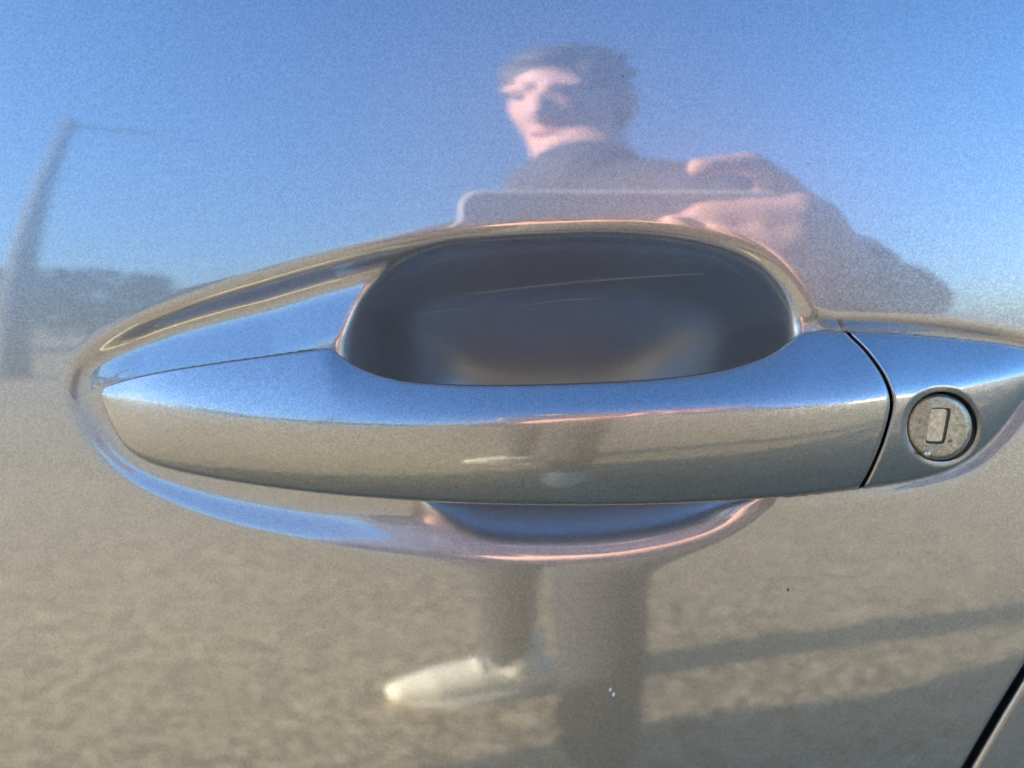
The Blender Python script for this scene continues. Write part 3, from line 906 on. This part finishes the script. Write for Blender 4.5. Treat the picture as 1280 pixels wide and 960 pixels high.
# trunk and limbs under the clothes
body.tube([pelv, belly, chest], [0.13, 0.12, 0.13], 20)
body.tube([shL, chest, shR], [0.055, 0.09, 0.055], 16)
for h, k, a in ((hipL, kneeL, ankL), (hipR, kneeR, ankR)):
    body.tube([pelv * 0.3 + h * 0.7, h * 0.5 + k * 0.5, k, k * 0.55 + a * 0.45, a], [0.078, 0.058, 0.044, 0.042, 0.034], 16)
for s_, e_, w_ in ((shL, elL, wrL), (shR, elR, wrR)):
    body.tube([s_, s_ * 0.5 + e_ * 0.5, e_, e_ * 0.5 + w_ * 0.5, w_], [0.055, 0.047, 0.040, 0.036, 0.026], 16)
# right hand: at the phone's far end, fingers over its top edge, thumb behind
pr = on_phone(0.082, 0.012, -0.020)
fingers(body, wrR, pr,
        [(on_phone(0.080, 0.040, -0.012), on_phone(0.060, 0.056, -0.004), on_phone(0.034, 0.050, 0.006)),
         (on_phone(0.090, 0.022, -0.004), on_phone(0.080, 0.024, 0.013), on_phone(0.034, 0.022, 0.015)),
         (on_phone(0.090, 0.003, -0.004), on_phone(0.080, 0.005, 0.013), on_phone(0.040, 0.004, 0.015)),
         (on_phone(0.088, -0.015, -0.006), on_phone(0.080, -0.018, 0.012), on_phone(0.062, -0.020, 0.014))],
        [on_phone(0.064, -0.002, -0.022), on_phone(0.044, 0.004, -0.014), on_phone(0.026, 0.010, -0.012)])
# left hand: from below, fingertips on the phone's back
pl = on_phone(0.000, -0.058, -0.020)
fingers(body, wrL, pl,
        [(on_phone(0.004 + 0.019 * k - 0.010, -0.048, -0.004), on_phone(0.004 + 0.019 * k - 0.006, -0.036, 0.014), on_phone(0.004 + 0.019 * k - 0.002, (-0.006, 0.014, 0.018, 0.010)[k], 0.014)) for k in range(1, 4)]
        + [(on_phone(0.066, -0.044, -0.004), on_phone(0.068, -0.034, 0.013), on_phone(0.066, -0.012, 0.014))],
        [on_phone(-0.030, -0.048, -0.018), on_phone(-0.034, -0.026, -0.014), on_phone(-0.030, -0.008, -0.013)])
bo_ = remeshed('body', body, 0.0042, 7, M['skin'], person)

hair = MB()
for c, r in (((0, -0.022, 0.052), (0.083, 0.098, 0.078)), ((0, -0.060, 0.0), (0.078, 0.060, 0.085)), ((0, 0.030, 0.092), (0.050, 0.048, 0.026)), ((0.050, -0.01, 0.055), (0.036, 0.07, 0.055)), ((-0.050, -0.01, 0.055), (0.036, 0.07, 0.055))):
    hball(hair, c, r)
for k in range(70):
    a = random.uniform(0, 2 * math.pi); e = random.uniform(0.1, 1.4)
    d = np.array([math.cos(a) * math.cos(e), math.sin(a) * math.cos(e) - 0.2, math.sin(e)])
    b0 = np.array([0, -0.02, 0.045]) + d * np.array([0.080, 0.094, 0.075])
    b1 = b0 + d * random.uniform(0.008, 0.016) + np.array([random.uniform(-.008, .008), 0.006, 0])
    hair.tube([hp(*b0), hp(*b1)], [0.009, 0.004], 8)
remeshed('hair', hair, 0.004, 1, M['hair'], person)
for s in (-1, 1):
    mb = MB(); hball(mb, (s * 0.030, 0.082, 0.016), (0.010, 0.006, 0.006)); mb.build('eye', M['eye'], person, True)
mb = MB(); hball(mb, (0, 0.0945, -0.058), (0.022, 0.006, 0.007)); mb.build('mouth', M['lip'], person, True)

jk = MB()
jk.tube([pelv + A3(0, 0, -0.02), belly, chest, neck * 0.5 + chest * 0.5], [0.165, 0.155, 0.160, 0.110], 22)
jk.tube([shL, chest * 0.7 + neck * 0.3, shR], [0.085, 0.125, 0.088], 18)
jk.tube([neck + A3(0, -0.01, -0.05), neck + A3(-0.003, -0.005, -0.01)], [0.080, 0.072], 18)
for s_, e_, w_ in ((shL, elL, wrL), (shR, elR, wrR)):
    fw_ = w_ * 0.9 + e_ * 0.1
    jk.tube([s_, s_ * 0.5 + e_ * 0.5, e_, e_ * 0.5 + fw_ * 0.5, fw_], [0.083, 0.074, 0.064, 0.054, 0.043], 16)
for k in range(60):        # folds in the cloth
    s_, e_ = ((shR, elR), (elR, wrR * 0.9 + elR * 0.1), (shL, elL), (belly, chest))[k % 4]
    t = random.uniform(0.05, 0.95); c = s_ * (1 - t) + e_ * t
    o = rng.normal(size=3); ax = (e_ - s_) / np.linalg.norm(e_ - s_); o -= ax * o.dot(ax); o /= np.linalg.norm(o)
    rad = (0.060, 0.046, 0.060, 0.130)[k % 4]; b2 = np.cross(ax, o)
    jk.tube([c + o * rad - b2 * rad * 0.4 - ax * 0.02, c + o * (rad + 0.012), c + o * rad + b2 * rad * 0.5 + ax * 0.025], [0.012, 0.014, 0.012], 8)
remeshed('jacket', jk, 0.006, 3, M['jacket'], person)

tr = MB()
tr.tube([pelv + A3(0, 0, 0.02), hipL * 0.5 + hipR * 0.5 + A3(0, 0, 0.0)], [0.15, 0.145], 20)
for h, k, a in ((hipL, kneeL, ankL), (hipR, kneeR, ankR)):
    sl_ = 0.74 if h is hipL else 1.0
    tr.tube([h + A3(0, 0, 0.02), h * 0.5 + k * 0.5, k, k * 0.5 + a * 0.5, a + A3(0, 0, 0.01)], [0.095, 0.082 * sl_, 0.066 * sl_, 0.062 * sl_, 0.052 * sl_], 16)
    for j in range(7):
        t = random.uniform(0.1, 0.95); c = k * (1 - t) + a * t; o = rng.normal(size=3); o[2] = 0; o /= np.linalg.norm(o)
        tr.tube([c + o * 0.048 * sl_, c + o * 0.058 * sl_ + A3(0, 0, 0.03), c + o * 0.044 * sl_ + A3(0, 0, 0.06)], [0.012, 0.014, 0.010], 8)
remeshed('trousers', tr, 0.006, 3, M['trouser'], person)

def shoe(a, ang_):
    d = A3(math.cos(ang_), math.sin(ang_), 0); sd = A3(-d[1], d[0], 0); z = A3(0, 0, 1)
    b = A3(a[0], a[1], 0)
    up_ = MB()
    up_.tube([b - d * 0.045 + z * 0.055, b + d * 0.05 + z * 0.055, b + d * 0.13 + z * 0.042, b + d * 0.185 + z * 0.034], [0.042, 0.044, 0.042, 0.032], 16)
    up_.tube([b + z * 0.05 - d * 0.01, b + z * 0.105 - d * 0.012, b + z * 0.140 - d * 0.018], [0.042, 0.046, 0.048], 16)
    for j in range(5):
        c = b + d * (0.055 + 0.018 * j) + z * (0.094 - 0.008 * j)
        up_.tube([c - sd * 0.022, c + z * 0.004, c + sd * 0.022], [0.004, 0.005, 0.004], 8)
    s = remeshed('shoe', up_, 0.004, 2, M['shoe'], person)
    o = []
    for k in range(40):
        q_ = 2 * math.pi * k / 40
        lx = 0.135 * math.cos(q_); wdt = 0.046 - 0.008 * math.cos(q_ * 2) - 0.004 * math.cos(q_)
        o.append(b + d * (0.067 + lx) + sd * wdt * math.sin(q_))
    o = np.array(o)
    v = np.concatenate([o + z * 0.001, o * 1.0 + z * 0.024])
    f = grid_faces(2, 40, True).tolist(); f.append(list(range(40))[::-1]); f.append(list(range(40, 80)))
    mesh_obj('sole', v, f, M['sole'], s, False)
shoe(ankL, R_(165)); shoe(ankR, R_(98))

# ------------------------------------------------------------------ what stands around, seen in the paint
post = empty('lamp_post', (-4.95, -7.55, 0))
tag(post, 'leaning tapered grey concrete lamp post with a thin side arm', 'lamp post')
bx_, by_ = -4.95, -7.55
mb = MB(); mb.tube([(bx_ - 0.30, by_, 0.0), (bx_ - 0.18, by_, 1.5), (bx_ + 0.12, by_, 4.75)], [0.19, 0.155, 0.065], 20); mb.build('column', M['concrete'], post, True)
mb = MB(); mb.tube([(bx_ + 0.11, by_, 4.66), (bx_ + 0.45, by_ - 0.3, 4.72), (bx_ + 0.80, by_ - 0.53, 4.72)], [0.03, 0.025, 0.022], 10); mb.build('arm', M['concrete'], post, True)
mb = MB(); mb.ball((bx_ + 0.86, by_ - 0.57, 4.71), (0.10, 0.07, 0.03)); mb.build('lantern', M['lamp'], post, True)

def tree(x, y, h, w, label):
    t = empty('bushy_tree', (x, y, 0)); tag(t, label, 'tree', 'trees beyond the lamp post')
    mb = MB(); mb.tube([(x, y, 0), (x + 0.05, y, h * 0.35), (x - 0.05, y + 0.05, h * 0.7)], [0.10, 0.08, 0.03], 10)
    for k in range(5):
        a = random.uniform(0, 6.28); z0 = h * random.uniform(0.2, 0.5)
        mb.tube([(x, y, z0), (x + w * 0.35 * math.cos(a), y + w * 0.35 * math.sin(a), z0 + h * 0.25)], [0.045, 0.015], 8)
    mb.build('trunk', M['bark'], t, True)
    cl = [(random.gauss(0, 0.26) * w, random.gauss(0, 0.26) * w, h * random.uniform(0.22, 0.92), random.uniform(0.16, 0.30) * w) for _ in range(16)]
    n = 3600
    ci = rng.integers(0, len(cl), n); C = np.array(cl)[ci]
    d = rng.normal(size=(n, 3)); d /= np.linalg.norm(d, axis=1)[:, None]
    p = C[:, :3] + d * (C[:, 3] * rng.uniform(0.3, 1.0, n) ** 0.5)[:, None]
    p[:, 2] = np.clip(p[:, 2], 0.12, h)
    p[:, 0] += x; p[:, 1] += y
    a = rng.normal(size=(n, 3)); a /= np.linalg.norm(a, axis=1)[:, None]
    b = np.cross(a, rng.normal(size=(n, 3))); b /= np.linalg.norm(b, axis=1)[:, None]
    L = rng.uniform(0.06, 0.13, n)[:, None]
    v = np.stack([p - a * L, p + b * L * 0.5, p + a * L, p - b * L * 0.5], 1).reshape(-1, 3)
    mesh_obj('crown', v, np.arange(n * 4).reshape(n, 4).tolist(), M['leaf'], t, False)
for i, (x, y, h, w, lb) in enumerate([(-14.5, -15.0, 3.3, 3.4, 'broad dark tree at the far end of the row behind the lamp post'),
                                      (-11.6, -15.6, 3.1, 3.2, 'rounded dark green tree straight behind the lamp post'),
                                      (-9.2, -16.2, 2.9, 2.8, 'bushy green tree second from the low end of the row'),
                                      (-7.2, -17.5, 2.2, 2.6, 'lowest green bush at the end of the tree row')]):
    tree(x, y, h, w, lb)

# low cream building off to the right
hb = empty('low_building', (19.0, -17.0, 0)); tag(hb, 'long low cream building with a reddish sheet roof', 'building')
rz = R_(-42)
def loc(a, b, z): return (19 + a * math.cos(rz) - b * math.sin(rz), -17 + a * math.sin(rz) + b * math.cos(rz), z)
mb = MB(); mb.box((19, -17, 1.25), (15, 5, 2.5), rz); mb.build('wall', M['cream'], hb)
mb = MB(); mb.box((19, -17, 2.58), (15.6, 5.6, 0.16), rz); mb.build('roof', M['roof'], hb)
for a in (-5.5, -2.5, 2.5, 5.5):
    for b in (2.5,):
        c = loc(a, b + 0.0, 1.45); mb = MB(); mb.box(c, (1.3, 0.10, 1.1), rz); w_ = mb.build('window', M['frame'], hb)
        c = loc(a, b + 0.055, 1.45); mb = MB(); mb.box(c, (1.1, 0.02, 0.9), rz); mb.build('pane', M['glass'], w_)
c = loc(0, 2.5, 1.05); mb = MB(); mb.box(c, (0.95, 0.1, 2.1), rz); mb.build('door', M['bark'], hb)
